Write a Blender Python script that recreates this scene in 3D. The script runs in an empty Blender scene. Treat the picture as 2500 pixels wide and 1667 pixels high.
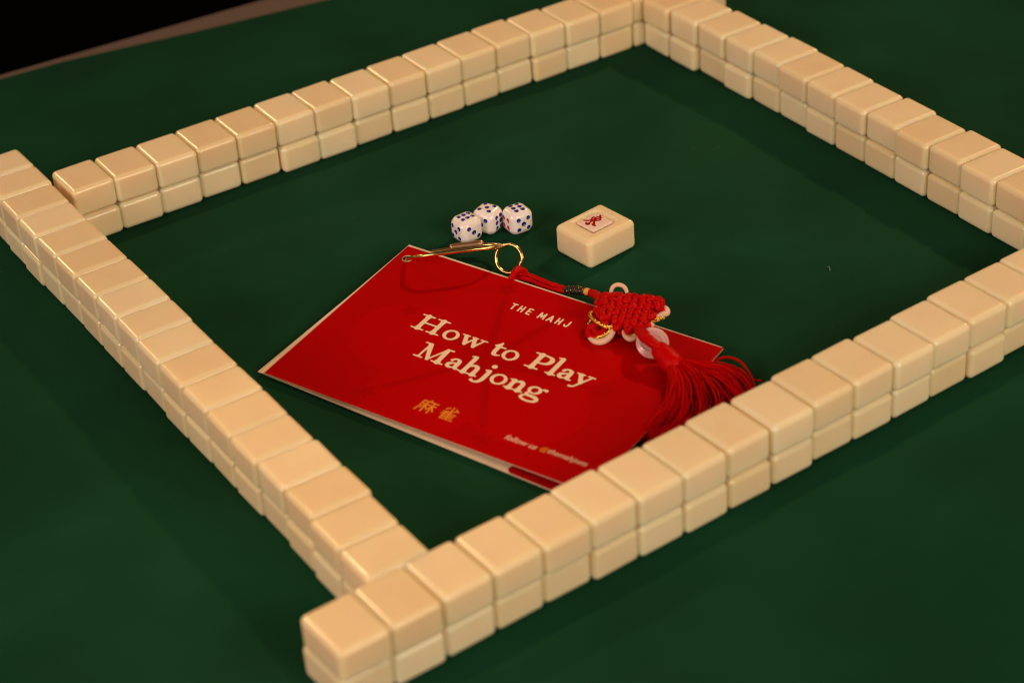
import bpy, bmesh, math, random
import numpy as np
from mathutils import Vector, Matrix

random.seed(7)
scene = bpy.context.scene
COL = scene.collection
S = 0.01                                   # everything below is written in centimetres

def cm(p): return Vector(p) * S

# ------------------------------------------------------------------ camera
cam_d = bpy.data.cameras.new('camera')
cam = bpy.data.objects.new('camera', cam_d); COL.objects.link(cam)
AZ, EL, ROLL = math.radians(31.07400795), math.radians(33.5642194), math.radians(-4.29898926)
fw = Vector((math.sin(AZ)*math.cos(EL), math.cos(AZ)*math.cos(EL), -math.sin(EL)))
rt = Vector((math.cos(AZ), -math.sin(AZ), 0)); up = rt.cross(fw)
rt2 = math.cos(ROLL)*rt + math.sin(ROLL)*up
up2 = -math.sin(ROLL)*rt + math.cos(ROLL)*up
M = Matrix((rt2, up2, -fw)).transposed().to_4x4()
M.translation = cm((-30.3976916, -86.2175769, 51.2250011))
cam.matrix_world = M
cam_d.sensor_width = 36; cam_d.sensor_fit = 'HORIZONTAL'
cam_d.lens = 5137.07957/2500*36
cam_d.clip_start = 0.02; cam_d.clip_end = 50
cam_d.dof.use_dof = True; cam_d.dof.focus_distance = 0.965; cam_d.dof.aperture_fstop = 8.0
scene.camera = cam

# ------------------------------------------------------------------ world (dim room light) and lamps
world = bpy.data.worlds.new('World'); scene.world = world; world.use_nodes = True
bg = world.node_tree.nodes['Background']
bg.inputs[0].default_value = (1.0, 0.68, 0.48, 1); bg.inputs[1].default_value = 0.048

def aim(o, target):
    o.rotation_euler = (Vector(target) - o.location).to_track_quat('-Z', 'Y').to_euler()

def spot(name, loc, target, power, color, radius, angle, blend):
    d = bpy.data.lights.new(name, 'SPOT'); d.energy = power; d.color = color
    d.shadow_soft_size = radius; d.spot_size = math.radians(angle); d.spot_blend = blend
    o = bpy.data.objects.new(name, d); COL.objects.link(o); o.location = cm(loc); aim(o, cm(target)); return o

def area(name, loc, target, power, color, sx, sy):
    d = bpy.data.lights.new(name, 'AREA'); d.shape = 'RECTANGLE'; d.size = sx; d.size_y = sy
    d.energy = power; d.color = color
    o = bpy.data.objects.new(name, d); COL.objects.link(o); o.location = cm(loc); aim(o, cm(target)); return o

WARM = (1.0, 0.54, 0.24)
spot('ceiling_lamp_right', (262, 73, 220), (15, -14, 0), 215, WARM, 0.075, 15.5, 1.0)
spot('ceiling_lamp_back', (-87, 315, 205), (12, -14, 0), 118, WARM, 0.20, 15.5, 1.0)
spot('added_glint_spot', (-34, 41, 76), (-6, -31, 2), 13, (1.0, 0.60, 0.30), 0.03, 16, 0.8)  # unseen spot added for glints on the near-left corner tiles, no known fitting
area('room_light_front', (35, -245, 120), (10, -20, 0), 45, (1.0, 0.75, 0.55), 1.5, 0.9)
area('room_light_left', (-235, -50, 115), (8, -18, 0), 40, (1.0, 0.74, 0.60), 1.3, 0.9)

vs = scene.view_settings
vs.view_transform = 'Standard'; vs.look = 'None'; vs.exposure = -0.08; vs.gamma = 1.0
vs.use_curve_mapping = False
scene.render.engine = 'CYCLES'
scene.cycles.filter_width = 1.1

# ------------------------------------------------------------------ materials
def mat(name, color, rough=0.5, **kw):
    m = bpy.data.materials.new(name); m.use_nodes = True
    b = m.node_tree.nodes['Principled BSDF']
    b.inputs['Base Color'].default_value = (*color, 1); b.inputs['Roughness'].default_value = rough
    for k, v in kw.items():
        b.inputs[k.replace('_', ' ')].default_value = v
    return m

def nd(m, t, **kw):
    n = m.node_tree.nodes.new(t)
    for k, v in kw.items(): setattr(n, k, v)
    return n

def lk(m, a, b): m.node_tree.links.new(a, b)
def bsdf(m): return m.node_tree.nodes['Principled BSDF']

def add_noise_color(m, c1, c2, scale, detail=3, lo=0.35, hi=0.65, coord='Object'):
    tc = nd(m, 'ShaderNodeTexCoord'); n = nd(m, 'ShaderNodeTexNoise')
    n.inputs['Scale'].default_value = scale; n.inputs['Detail'].default_value = detail
    r = nd(m, 'ShaderNodeValToRGB')
    r.color_ramp.elements[0].position = lo; r.color_ramp.elements[0].color = (*c1, 1)
    r.color_ramp.elements[1].position = hi; r.color_ramp.elements[1].color = (*c2, 1)
    lk(m, tc.outputs[coord], n.inputs['Vector']); lk(m, n.outputs['Fac'], r.inputs['Fac'])
    lk(m, r.outputs['Color'], bsdf(m).inputs['Base Color'])
    return tc, r

def add_bump(m, scale, dist, detail=2, strength=1.0, coord='Object', stretch=None):
    tc = nd(m, 'ShaderNodeTexCoord'); n = nd(m, 'ShaderNodeTexNoise'); b = nd(m, 'ShaderNodeBump')
    n.inputs['Scale'].default_value = scale; n.inputs['Detail'].default_value = detail
    b.inputs['Distance'].default_value = dist; b.inputs['Strength'].default_value = strength
    if stretch:
        mp = nd(m, 'ShaderNodeMapping'); mp.inputs['Scale'].default_value = stretch
        lk(m, tc.outputs[coord], mp.inputs['Vector']); lk(m, mp.outputs['Vector'], n.inputs['Vector'])
    else:
        lk(m, tc.outputs[coord], n.inputs['Vector'])
    lk(m, n.outputs['Fac'], b.inputs['Height'])
    old = bsdf(m).inputs['Normal']
    if old.is_linked: lk(m, old.links[0].from_socket, b.inputs['Normal'])
    lk(m, b.outputs['Normal'], old)

def tile_material():
    m = mat('tile_resin', (0.84, 0.69, 0.45), 0.15, IOR=1.52)
    b = bsdf(m)
    b.inputs['Subsurface Weight'].default_value = 1.0
    b.inputs['Subsurface Radius'].default_value = (1.0, 0.62, 0.28)
    b.inputs['Subsurface Scale'].default_value = 0.007
    oi = nd(m, 'ShaderNodeObjectInfo'); r = nd(m, 'ShaderNodeValToRGB')
    r.color_ramp.elements[0].color = (0.83, 0.685, 0.435, 1); r.color_ramp.elements[1].color = (0.92, 0.795, 0.55, 1)
    lk(m, oi.outputs['Random'], r.inputs['Fac'])
    # faint mottling so no two faces are quite alike
    tc = nd(m, 'ShaderNodeTexCoord'); n = nd(m, 'ShaderNodeTexNoise'); n.inputs['Scale'].default_value = 55
    mp = nd(m, 'ShaderNodeMixRGB', blend_type='MULTIPLY'); rr = nd(m, 'ShaderNodeValToRGB')
    rr.color_ramp.elements[0].color = (0.975, 0.965, 0.95, 1); rr.color_ramp.elements[1].color = (1, 1, 1, 1)
    rr.color_ramp.elements[0].position = 0.35; rr.color_ramp.elements[1].position = 0.6
    ad = nd(m, 'ShaderNodeVectorMath', operation='ADD'); cx = nd(m, 'ShaderNodeCombineXYZ')
    lk(m, oi.outputs['Random'], cx.inputs[0]); lk(m, tc.outputs['Object'], ad.inputs[0]); lk(m, cx.outputs[0], ad.inputs[1])
    lk(m, ad.outputs[0], n.inputs['Vector']); lk(m, n.outputs['Fac'], rr.inputs['Fac'])
    mp.inputs[0].default_value = 1.0
    lk(m, r.outputs['Color'], mp.inputs[1]); lk(m, rr.outputs['Color'], mp.inputs[2])
    lk(m, mp.outputs[0], b.inputs['Base Color'])
    # fine moulding lines and a very slightly uneven skin
    add_bump(m, 150, 0.00003, 1, 0.5)
    return m

MT = tile_material()

def cloth_material():
    m = mat('green_cloth', (0.010, 0.050, 0.020), 0.9)
    bsdf(m).inputs['Specular IOR Level'].default_value = 0.06
    bsdf(m).inputs['Sheen Weight'].default_value = 0.0
    bsdf(m).inputs['Sheen Roughness'].default_value = 0.5
    tc, r = add_noise_color(m, (0.0044, 0.042, 0.0185), (0.0064, 0.057, 0.0255), 14, 3, 0.3, 0.7)
    # lint specks
    v = nd(m, 'ShaderNodeTexVoronoi'); v.inputs['Scale'].default_value = 95
    lt = nd(m, 'ShaderNodeMath', operation='LESS_THAN'); lt.inputs[1].default_value = 0.032
    sep = nd(m, 'ShaderNodeSeparateColor'); g = nd(m, 'ShaderNodeMath', operation='GREATER_THAN'); g.inputs[1].default_value = 0.90
    mu = nd(m, 'ShaderNodeMath', operation='MULTIPLY'); mx = nd(m, 'ShaderNodeMixRGB')
    mx.inputs[2].default_value = (0.12, 0.15, 0.10, 1)
    lk(m, tc.outputs['Object'], v.inputs['Vector']); lk(m, v.outputs['Distance'], lt.inputs[0])
    lk(m, v.outputs['Color'], sep.inputs[0]); lk(m, sep.outputs[0], g.inputs[0])
    lk(m, lt.outputs[0], mu.inputs[0]); lk(m, g.outputs[0], mu.inputs[1])
    lk(m, mu.outputs[0], mx.inputs[0]); lk(m, r.outputs['Color'], mx.inputs[1])
    pn = nd(m, 'ShaderNodeTexNoise'); pn.inputs['Scale'].default_value = 4.5; pn.inputs['Detail'].default_value = 2
    pmap = nd(m, 'ShaderNodeMapping'); pmap.inputs['Scale'].default_value = (0.8, 2.0, 1); pmap.inputs['Rotation'].default_value = (0, 0, 0.4)
    pr = nd(m, 'ShaderNodeValToRGB'); pr.color_ramp.elements[0].position = 0.3; pr.color_ramp.elements[1].position = 0.72
    pr.color_ramp.elements[0].color = (0.84, 0.80, 0.78, 1); pr.color_ramp.elements[1].color = (1.05, 1.10, 1.10, 1)
    pm = nd(m, 'ShaderNodeMixRGB', blend_type='MULTIPLY'); pm.inputs[0].default_value = 1.0
    lk(m, tc.outputs['Object'], pmap.inputs['Vector']); lk(m, pmap.outputs[0], pn.inputs['Vector']); lk(m, pn.outputs['Fac'], pr.inputs['Fac'])
    lk(m, mx.outputs[0], pm.inputs[1]); lk(m, pr.outputs['Color'], pm.inputs[2])
    lk(m, pm.outputs[0], bsdf(m).inputs['Base Color'])
    add_bump(m, 7, 0.018, 1, 1.0)            # soft, low undulation of the cloth
    add_bump(m, 1600, 0.00012, 3, 0.6)       # nap
    return m

M_CLOTH = cloth_material()
M_WOOD = mat('pale_board', (0.125, 0.088, 0.072), 0.75); add_bump(M_WOOD, 40, 0.001, 3, 0.5, stretch=(1, 12, 1))
M_FLOOR = mat('dark_floor', (0.002, 0.0012, 0.001), 0.8, Specular_IOR_Level=0.05); add_bump(M_FLOOR, 20, 0.01)
M_RED = mat('red_print', (0.40, 0.0001, 0.0004), 0.40, Specular_IOR_Level=0.05); add_bump(M_RED, 900, 0.00001, 2, 0.5)
M_RED_DARK = mat('deep_red_print', (0.372, 0.0001, 0.0004), 0.40, Specular_IOR_Level=0.05)
M_RED_LIGHT = mat('petal_red_print', (0.435, 0.0001, 0.0004), 0.40, Specular_IOR_Level=0.05)
M_PAPER = mat('cream_paper', (0.80, 0.68, 0.52), 0.7); add_noise_color(M_PAPER, (0.74, 0.62, 0.47), (0.84, 0.72, 0.56), 40)
M_LETTER = mat('cream_print', (0.86, 0.72, 0.50), 0.4)
M_ORANGE = mat('orange_print', (0.78, 0.26, 0.02), 0.4)
M_PINK = mat('pink_print', (0.85, 0.50, 0.40), 0.4)
M_GOLD = mat('gold_metal', (0.90, 0.60, 0.22), 0.24, Metallic=1.0); add_bump(M_GOLD, 300, 0.00003, 1, 0.15)
M_GOLD_FLAT = mat('brushed_gold', (0.62, 0.36, 0.22), 0.42, Metallic=1.0); add_bump(M_GOLD_FLAT, 700, 0.00003, 2, 0.6)
M_CORD = mat('red_cord', (0.50, 0.0005, 0.0014), 0.32); add_bump(M_CORD, 1400, 0.0003, 3, 0.8)
bsdf(M_CORD).inputs['Specular IOR Level'].default_value = 0.07
M_THREAD = mat('red_silk', (0.52, 0.0004, 0.0012), 0.40, Specular_IOR_Level=0.03)
M_PALECORD = mat('pale_pink_cord', (0.78, 0.53, 0.37), 0.55); add_bump(M_PALECORD, 1500, 0.0003, 3, 0.7)
M_TINSEL = mat('gold_tinsel', (0.90, 0.62, 0.10), 0.25, Metallic=0.9); add_bump(M_TINSEL, 1800, 0.0006, 2, 1.0)
M_BLACK = mat('black_thread', (0.012, 0.010, 0.010), 0.5)
M_AMBER = mat('yellow_thread', (0.80, 0.40, 0.05), 0.5); add_bump(M_AMBER, 1500, 0.0003)
M_JADE = mat('milky_glass', (0.85, 0.52, 0.50), 0.07, IOR=1.45)
bsdf(M_JADE).inputs['Transmission Weight'].default_value = 0.15
bsdf(M_JADE).inputs['Subsurface Weight'].default_value = 0.3
bsdf(M_JADE).inputs['Subsurface Scale'].default_value = 0.003
M_DIE = mat('white_die', (0.90, 0.87, 0.86), 0.16, IOR=1.5)
bsdf(M_DIE).inputs['Subsurface Weight'].default_value = 0.2
bsdf(M_DIE).inputs['Subsurface Scale'].default_value = 0.0015
M_BLUE = mat('blue_pip', (0.010, 0.022, 0.27), 0.15)
M_PIPRED = mat('red_pip', (0.55, 0.012, 0.015), 0.15)
M_PLATE = mat('white_plate', (0.84, 0.70, 0.60), 0.25)
M_MARK = mat('red_mark', (0.34, 0.0015, 0.003), 0.35, Specular_IOR_Level=0.2)
M_LINT = mat('lint', (0.22, 0.22, 0.16), 0.9)

# ------------------------------------------------------------------ object helpers
def mesh_obj(name, verts, faces, mats, parent=None, smooth=True, fmat=None):
    me = bpy.data.meshes.new(name)
    me.from_pydata([tuple(Vector(v)*S) for v in verts], [], faces)
    for m in (mats if isinstance(mats, (list, tuple)) else [mats]): me.materials.append(m)
    if smooth: me.polygons.foreach_set('use_smooth', [True]*len(me.polygons))
    if fmat is not None: me.polygons.foreach_set('material_index', fmat)
    me.update()
    o = bpy.data.objects.new(name, me); COL.objects.link(o)
    if parent: o.parent = parent
    return o

def tag(o, label=None, cat=None, group=None, kind=None):
    if label: o['label'] = label
    if cat: o['category'] = cat
    if group: o['group'] = group
    if kind: o['kind'] = kind
    return o

def empty(name, loc_cm=(0, 0, 0), rz=0):
    o = bpy.data.objects.new(name, None); COL.objects.link(o)
    o.location = cm(loc_cm); o.rotation_euler = (0, 0, rz); o.empty_display_size = 0.01
    return o

def recentre(o, base_cm):
    """keep the geometry where it is but put the object's origin at base_cm"""
    b = cm(base_cm); o.data.transform(Matrix.Translation(-b)); o.location = b
    return o

def catmull(pts, n=8, closed=False):
    P = [Vector(p) for p in pts]; L = len(P); out = []
    rng = range(L) if closed else range(L-1)
    for i in rng:
        if closed: a, b, c, d = P[i-1], P[i], P[(i+1) % L], P[(i+2) % L]
        else: a, b, c, d = P[max(i-1, 0)], P[i], P[i+1], P[min(i+2, L-1)]
        for k in range(n):
            t = k/n
            out.append(0.5*((2*b)+(c-a)*t+(2*a-5*b+4*c-d)*t*t+(3*b-a-3*c+d)*t**3))
    if not closed: out.append(P[-1])
    return out

class MB:
    """collects tubes and other pieces of ONE object"""
    def __init__(s): s.v = []; s.f = []; s.m = []
    def add(s, v, f, mi=0):
        k = len(s.v); s.v += [Vector(p) for p in v]; s.f += [tuple(i+k for i in q) for q in f]; s.m += [mi]*len(f)
    def tube(s, path, rad, seg=8, closed=False, mi=0, twist=0.0, lobes=0, lobe=0.0):
        P = [Vector(p) for p in path]; n = len(P)
        R = list(rad) if isinstance(rad, (list, tuple)) else [rad]*n
        if not closed:      # rounded ends
            d0 = (P[0]-P[1]).normalized(); d1 = (P[-1]-P[-2]).normalized()
            P = [P[0]+d0*R[0]*.85, P[0]+d0*R[0]*.5]+P+[P[-1]+d1*R[-1]*.5, P[-1]+d1*R[-1]*.85]
            R = [R[0]*.3, R[0]*.8]+R+[R[-1]*.8, R[-1]*.3]; n = len(P)
        T = []
        for i in range(n):
            a = P[i-1] if (i or closed) else P[i]; b = P[(i+1) % n] if (i < n-1 or closed) else P[i]
            T.append((b-a).normalized())
        u = T[0].orthogonal().normalized(); v = []; acc = 0
        frames = []
        for i in range(n):
            if i: u = (u - T[i]*u.dot(T[i])).normalized()
            frames.append((u.copy(), T[i].cross(u)))
        for i in range(n):
            uu, ww = frames[i]
            if i: acc += (P[i]-P[i-1]).length*twist
            for k in range(seg):
                a = 2*math.pi*k/seg
                r = R[i]*(1+lobe*math.cos(lobes*a+acc)) if lobes else R[i]
                v.append(P[i]+r*(math.cos(a)*uu+math.sin(a)*ww))
        f = []
        for i in range(n if closed else n-1):
            j = (i+1) % n
            for k in range(seg):
                l = (k+1) % seg; f.append((i*seg+k, i*seg+l, j*seg+l, j*seg+k))
        if not closed:
            f.append(tuple(range(seg-1, -1, -1))); f.append(tuple((n-1)*seg+k for k in range(seg)))
        s.add(v, f, mi)
    def build(s, name, mats, parent=None):
        return mesh_obj(name, s.v, s.f, mats, parent, True, s.m)

def rounded_box(hx, hy, hz, r, n=5):
    """vertices, faces, true normals of a box with rounded edges, centred on the origin"""
    def axis(h):
        a = h-r; arc = [a+r*math.tan(math.radians(45)*k/n) for k in range(n+1)]
        return [-q for q in reversed(arc)]+arc
    ax = [axis(hx), axis(hy), axis(hz)]; H = (hx, hy, hz)
    idx = {}; V = []; N = []; F = []
    def vert(p):
        key = tuple(round(c, 6) for c in p)
        if key not in idx:
            inner = [max(-(H[k]-r), min(H[k]-r, p[k])) for k in range(3)]
            d = Vector([p[k]-inner[k] for k in range(3)])
            d.normalize(); idx[key] = len(V); V.append(Vector(inner)+d*r); N.append(d)
        return idx[key]
    for k in range(3):
        i, j = (k+1) % 3, (k+2) % 3
        for sgn in (-1, 1):
            A, B = ax[i], ax[j]
            for a in range(len(A)-1):
                for b in range(len(B)-1):
                    q = []
                    for (s_, t_) in ((a, b), (a+1, b), (a+1, b+1), (a, b+1)):
                        p = [0, 0, 0]; p[k] = sgn*H[k]; p[i] = A[s_]; p[j] = B[t_]; q.append(vert(p))
                    F.append(tuple(q if sgn > 0 else q[::-1]))
    return V, F, N

# marching squares: fills the region where field(x, y) < 0 with flat, non-overlapping polygons
def fill_field(xs, ys, F):
    V = []; idx = {}; faces = []
    def pt(key, x, y):
        if key not in idx: idx[key] = len(V); V.append((x, y))
        return idx[key]
    for i in range(len(xs)-1):
        for j in range(len(ys)-1):
            c = [(i, j), (i+1, j), (i+1, j+1), (i, j+1)]
            f = [F[a][b] for a, b in c]
            if min(f) >= 0: continue
            poly = []
            for k in range(4):
                a, b = c[k], c[(k+1) % 4]; fa, fb = f[k], f[(k+1) % 4]
                if fa < 0: poly.append(pt(('v', a), xs[a[0]], ys[a[1]]))
                if (fa < 0) != (fb < 0):
                    t = min(max(fa/(fa-fb), 0.02), 0.98); lo, hi = min(a, b), max(a, b)
                    poly.append(pt(('e', lo, hi), xs[a[0]]+(xs[b[0]]-xs[a[0]])*t, ys[a[1]]+(ys[b[1]]-ys[a[1]])*t))
            if len(poly) >= 3: faces.append(tuple(poly))
    return V, faces

def field_of(prims, X, Y):
    """signed distance of a union of strokes; a prim is ('c', chain of (x,y,r)) or ('ring', cx,cy,rx,ry,ix,iy,ang) or ('e',cx,cy,rx,ry)"""
    F = np.full(X.shape, 1e3)
    for p in prims:
        if p[0] == 'c':
            ch = p[1]
            for (x0, y0, r0), (x1, y1, r1) in zip(ch[:-1], ch[1:]):
                dx, dy = x1-x0, y1-y0; L2 = dx*dx+dy*dy+1e-12
                t = np.clip(((X-x0)*dx+(Y-y0)*dy)/L2, 0, 1)
                F = np.minimum(F, np.hypot(X-x0-t*dx, Y-y0-t*dy)-(r0+(r1-r0)*t))
        elif p[0] == 'ring':
            _, cx, cy, rx, ry, ix, iy, an = p
            c, s_ = math.cos(an), math.sin(an); a = X-cx; b = Y-cy
            o = (np.hypot(a/rx, b/ry)-1)*min(rx, ry)
            a2, b2 = a*c+b*s_, -a*s_+b*c
            inn = (np.hypot(a2/ix, b2/iy)-1)*min(ix, iy)
            F = np.minimum(F, np.maximum(o, -inn))
        elif p[0] == 'e':
            _, cx, cy, rx, ry = p
            F = np.minimum(F, (np.hypot((X-cx)/rx, (Y-cy)/ry)-1)*min(rx, ry))
    return F

def smooth_chain(ch, n=5):
    q = catmull([(x, y, r) for x, y, r in ch], n)
    return [tuple(v) for v in q]

# ------------------------------------------------------------------ setting: floor, table, cloth
fl = mesh_obj('floor', [(-400, -400, -76), (500, -400, -76), (500, 600, -76), (-400, 600, -76)], [(0, 1, 2, 3)], M_FLOOR, None, False)
tag(fl, kind='structure')

table = empty('table', (20, -40, -76))
tag(table, 'table with a pale brown board edge showing past the green cloth at top left', 'table')
def board(name, poly, z0, z1, m, parent):
    n = len(poly); v = [(x-20, y+40, z0+76) for x, y in poly]+[(x-20, y+40, z1+76) for x, y in poly]
    f = [tuple(range(n-1, -1, -1)), tuple(range(n, 2*n))]+[(i, (i+1) % n, n+(i+1) % n, n+i) for i in range(n)]
    return mesh_obj(name, v, f, m, parent, False)
top = [(-62, -104), (98, -104), (98, 15.4), (-20, 22.2), (-62, 24.6)]
board('tabletop', top, -3.2, -0.16, M_WOOD, table)
for (x, y) in ((-52, -96), (88, -96), (88, 6), (-52, 14)):
    board('leg', [(x-2.5, y-2.5), (x+2.5, y-2.5), (x+2.5, y+2.5), (x-2.5, y+2.5)], -76, -3.2, M_FLOOR, table)

# cloth: one thick sheet whose far hem wanders a little
hem = [(-60, 21.6), (-30, 20.9), (-8, 20.5), (1.54, 20.12), (5.21, 19.86), (8.68, 19.2), (13.45, 18.27), (17.19, 17.72), (20.97, 17.11), (30, 16.0), (45, 15.0), (70, 14.2), (96, 13.6)]
hx = [p[0] for p in hem]; hy = [p[1] for p in hem]
xs = list(np.linspace(-60, 96, 80)); nv = 60
cv = []; cf = []
for i, x in enumerate(xs):
    ye = float(np.interp(x, hx, hy))
    for j in range(nv):
        t = j/(nv-1); y = -102+(ye+102)*(1-(1-t)**1.8)
        cv.append((x, y, 0.0))
n0 = len(cv)
cv += [(x, y, -0.13) for x, y, z in cv]
for i in range(len(xs)-1):
    for j in range(nv-1):
        a, b, c, d = i*nv+j, (i+1)*nv+j, (i+1)*nv+j+1, i*nv+j+1
        cf += [(a, b, c, d), (d+n0, c+n0, b+n0, a+n0)]
for i in range(len(xs)-1):
    a, b = i*nv+nv-1, (i+1)*nv+nv-1; cf.append((a, b, b+n0, a+n0))
    a, b = i*nv, (i+1)*nv; cf.append((b, a, a+n0, b+n0))
for j in range(nv-1):
    a, b = j, j+1; cf.append((a, b, b+n0, a+n0))
    a, b = (len(xs)-1)*nv+j, (len(xs)-1)*nv+j+1; cf.append((b, a, a+n0, b+n0))
cloth = mesh_obj('tablecloth', cv, cf, M_CLOTH, None, False)
tag(cloth, 'dark green felt cloth spread over the table under all the tiles', 'tablecloth')

# ------------------------------------------------------------------ wall tiles
TW, TL, TH, TR = 2.185, 2.72, 1.445, 0.245
tv, tf, tn = rounded_box(TW/2, TL/2, TH/2, TR, 5)
tv = [v+Vector((0, 0, TH/2)) for v in tv]
tile_me = bpy.data.meshes.new('mahjong_tile')
tile_me.from_pydata([tuple(v*S) for v in tv], [], tf); tile_me.materials.append(MT)
tile_me.polygons.foreach_set('use_smooth', [True]*len(tile_me.polygons))
tile_me.update(); tile_me.normals_split_custom_set_from_vertices([tuple(n) for n in tn])

ORD = ['first', 'second', 'third', 'fourth', 'fifth', 'sixth', 'seventh', 'eighth', 'ninth', 'tenth', 'eleventh', 'twelfth',
       'thirteenth', 'fourteenth', 'fifteenth', 'sixteenth', 'seventeenth', 'eighteenth']

def row(junctions, u, start, group, text, first_end=None, dz=None, layer_shift=0.0, wob=1.0):
    """18 stacks of two; junctions = measured seams (cm along u, offset across) after stack 0,1,2,..."""
    u = Vector(u).normalized(); nrm = Vector((-u.y, u.x)); ang = math.atan2(u.y, u.x)
    for layer in (0, 1):
        for k in range(18):
            c, off = start(k)
            along = c+random.uniform(-0.022, 0.022); across = off+random.uniform(-0.11, 0.11)*wob
            if layer == 0: along += layer_shift
            p = u*along+nrm*across
            o = bpy.data.objects.new('mahjong_tile', tile_me); COL.objects.link(o)
            o.location = cm((p.x, p.y, 0.004+layer*(TH+0.003)))
            o.rotation_euler = (0, 0, ang+math.radians(random.uniform(-0.9, 0.9))+(math.pi if random.random() < 0.5 else 0))
            tag(o, text(k, layer), 'mahjong tile', group)

# centres along the row from the measured seams
def seams_to_centres(seams, i0, pitch):
    """seams: list of positions; seam index i is between stack i0+i and i0+i+1"""
    s = dict((i0+i, v) for i, v in enumerate(seams) if v is not None)
    lo, hi = min(s), max(s); c = []
    for k in range(18):
        a = s.get(k-1); b = s.get(k)
        if a is not None and b is not None: m = (a+b)/2
        elif b is not None: m = b-pitch/2
        elif a is not None: m = a+pitch/2
        elif k < lo: m = s[lo]-pitch*(lo-k+0.5)
        else: m = s[hi]+pitch*(k-hi-0.5)
        c.append(m)
    for k in range(1, 18):                 # never let neighbours overlap
        if c[k]-c[k-1] < TW+0.004: c[k] = c[k-1]+TW+0.004
    return c

# back row: along +x, front face at y = 0
A = seams_to_centres([0, 2.2, 4.42, 6.62, 8.81, 11.01, 13.19, 15.39, 17.62, 19.8, 22.0, 24.21, 26.4, 28.6, 30.8], 0, 2.2)
row(None, (1, 0), lambda k: (A[k], TL/2+[0, -.02, .04, .08, .02, -.05, -.07, -.04, .02, -.02, .05, .08, 0, -.07, -.08, -.03, 0, 0][k]),
    'tiles of the back row',
    lambda k, l: '%s layer tile, %s from the left end of the back row' % (('bottom', 'top')[l], ORD[k]))
# right row: from the back corner towards the camera; inner face at x = 31.65
B = seams_to_centres([2.25, 4.55, 6.75, 8.95, 11.17, 13.37, 15.6, 17.85, 20.05, 22.25, 24.45, 26.65], 0, 2.2)
row(None, (0, -1), lambda k: (B[k]+0.05, 31.68+TL/2+[-.25, -.2, 0, .05, .1, .1, .06, -.05, -.02, 0, 0, -.06, 0, 0, .02, .03, 0, 0][k]),
    'tiles of the right row',
    lambda k, l: '%s layer tile in the right row, %s from the back corner' % (('bottom', 'top')[l], ORD[k]))
# front row: left end sticks out at the bottom of the photo; outer face towards the camera
cu = Vector((math.cos(0.0476), math.sin(0.0476)))
Cx = [(-5.93, -36.08), (-3.75, -35.98), (-1.50, -35.84), (0.69, -35.72), (2.80, -35.68), (4.98, -35.60), (7.22, -35.56), (9.47, -35.43), (11.72, -35.32), (14.02, -35.12), (16.22, -35.02), (18.38, -34.94), (20.55, -34.81), (22.75, -34.62), (25.0, -34.45)]
Cs = [Vector(p).dot(cu) for p in Cx]; Cn = [Vector(p).dot(Vector((-cu.y, cu.x))) for p in Cx]
C = seams_to_centres(Cs, 0, 2.2)
Cn = Cn+[Cn[-1]]*4
row(None, cu, lambda k: (C[k], TL/2+(Cn[max(k-1, 0)]+Cn[min(k, 17)])/2),
    'tiles of the front row',
    lambda k, l: '%s layer tile in the front row, %s from its near left end' % (('bottom', 'top')[l], ORD[k]))
# left row: butts against the front row and runs away along +y
D = seams_to_centres([-31.19, -29.0, -26.71, -24.62, -22.41, -20.22, -18.06, -15.89, -13.68, -11.52, -9.33, -7.08, -4.87, -2.62, -0.5, 1.84, 4.07], 0, 2.2)
row(None, (0, 1), lambda k: (D[k], 2.53+TL/2+[.12, .12, .0, -.04, .02, 0, .03, .05, .02, .0, 0, -.02, .02, .04, .06, 0, -.03, -.08][k]),
    'tiles of the left row',
    lambda k, l: '%s layer tile in the left row, %s from the front row' % (('bottom', 'top')[l], ORD[k]), layer_shift=0.12, wob=0.4)

# ------------------------------------------------------------------ the single face-up tile
t_ang = math.radians(7.0)
single = empty('face_up_tile', (16.82, -16.12, 0.004), t_ang)
tag(single, 'lone cream tile lying face up with a red character on a sunken white plate', 'mahjong tile')
# body with a square recess; built with its long side along x
bv, bf, bn = rounded_box(2.94/2, 2.46/2, 1.49/2, 0.27, 6)
bm = bmesh.new(); vs_ = [bm.verts.new((v+Vector((0, 0, 1.49/2)))*S) for v in bv]
for q in bf: bm.faces.new([vs_[i] for i in q])
me_a = bpy.data.meshes.new('tile_body'); bm.to_mesh(me_a); bm.free(); me_a.materials.append(MT)
body = bpy.data.objects.new('tile_body', me_a); COL.objects.link(body)
# cutter: a shallow pyramid frustum with sloped sides
def frustum(x0, x1, y0, y1, zb, zt, e):
    v = [(x0, y0, zb), (x1, y0, zb), (x1, y1, zb), (x0, y1, zb), (x0-e, y0-e, zt), (x1+e, y0-e, zt), (x1+e, y1+e, zt), (x0-e, y1+e, zt)]
    f = [(3, 2, 1, 0), (4, 5, 6, 7), (0, 1, 5, 4), (1, 2, 6, 5), (2, 3, 7, 6), (3, 0, 4, 7)]
    return v, f
v, f = frustum(-.62, .74, -.56, .74, 1.49-.14, 1.49+.14, .30)
cut = mesh_obj('cutter', v, f, MT, None, False)
def boolean(o, cutter):
    md = o.modifiers.new('cut', 'BOOLEAN'); md.operation = 'DIFFERENCE'; md.object = cutter; md.solver = 'EXACT'
    try: md.material_mode = 'TRANSFER'
    except Exception: pass
    bpy.context.view_layer.update()
    dg = bpy.context.evaluated_depsgraph_get()
    me = bpy.data.meshes.new_from_object(o.evaluated_get(dg)); o.modifiers.clear(); o.data = me
    bpy.data.objects.remove(cutter)
    me.polygons.foreach_set('use_smooth', [True]*len(me.polygons)); me.set_sharp_from_angle(angle=math.radians(28)); me.update()
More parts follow.
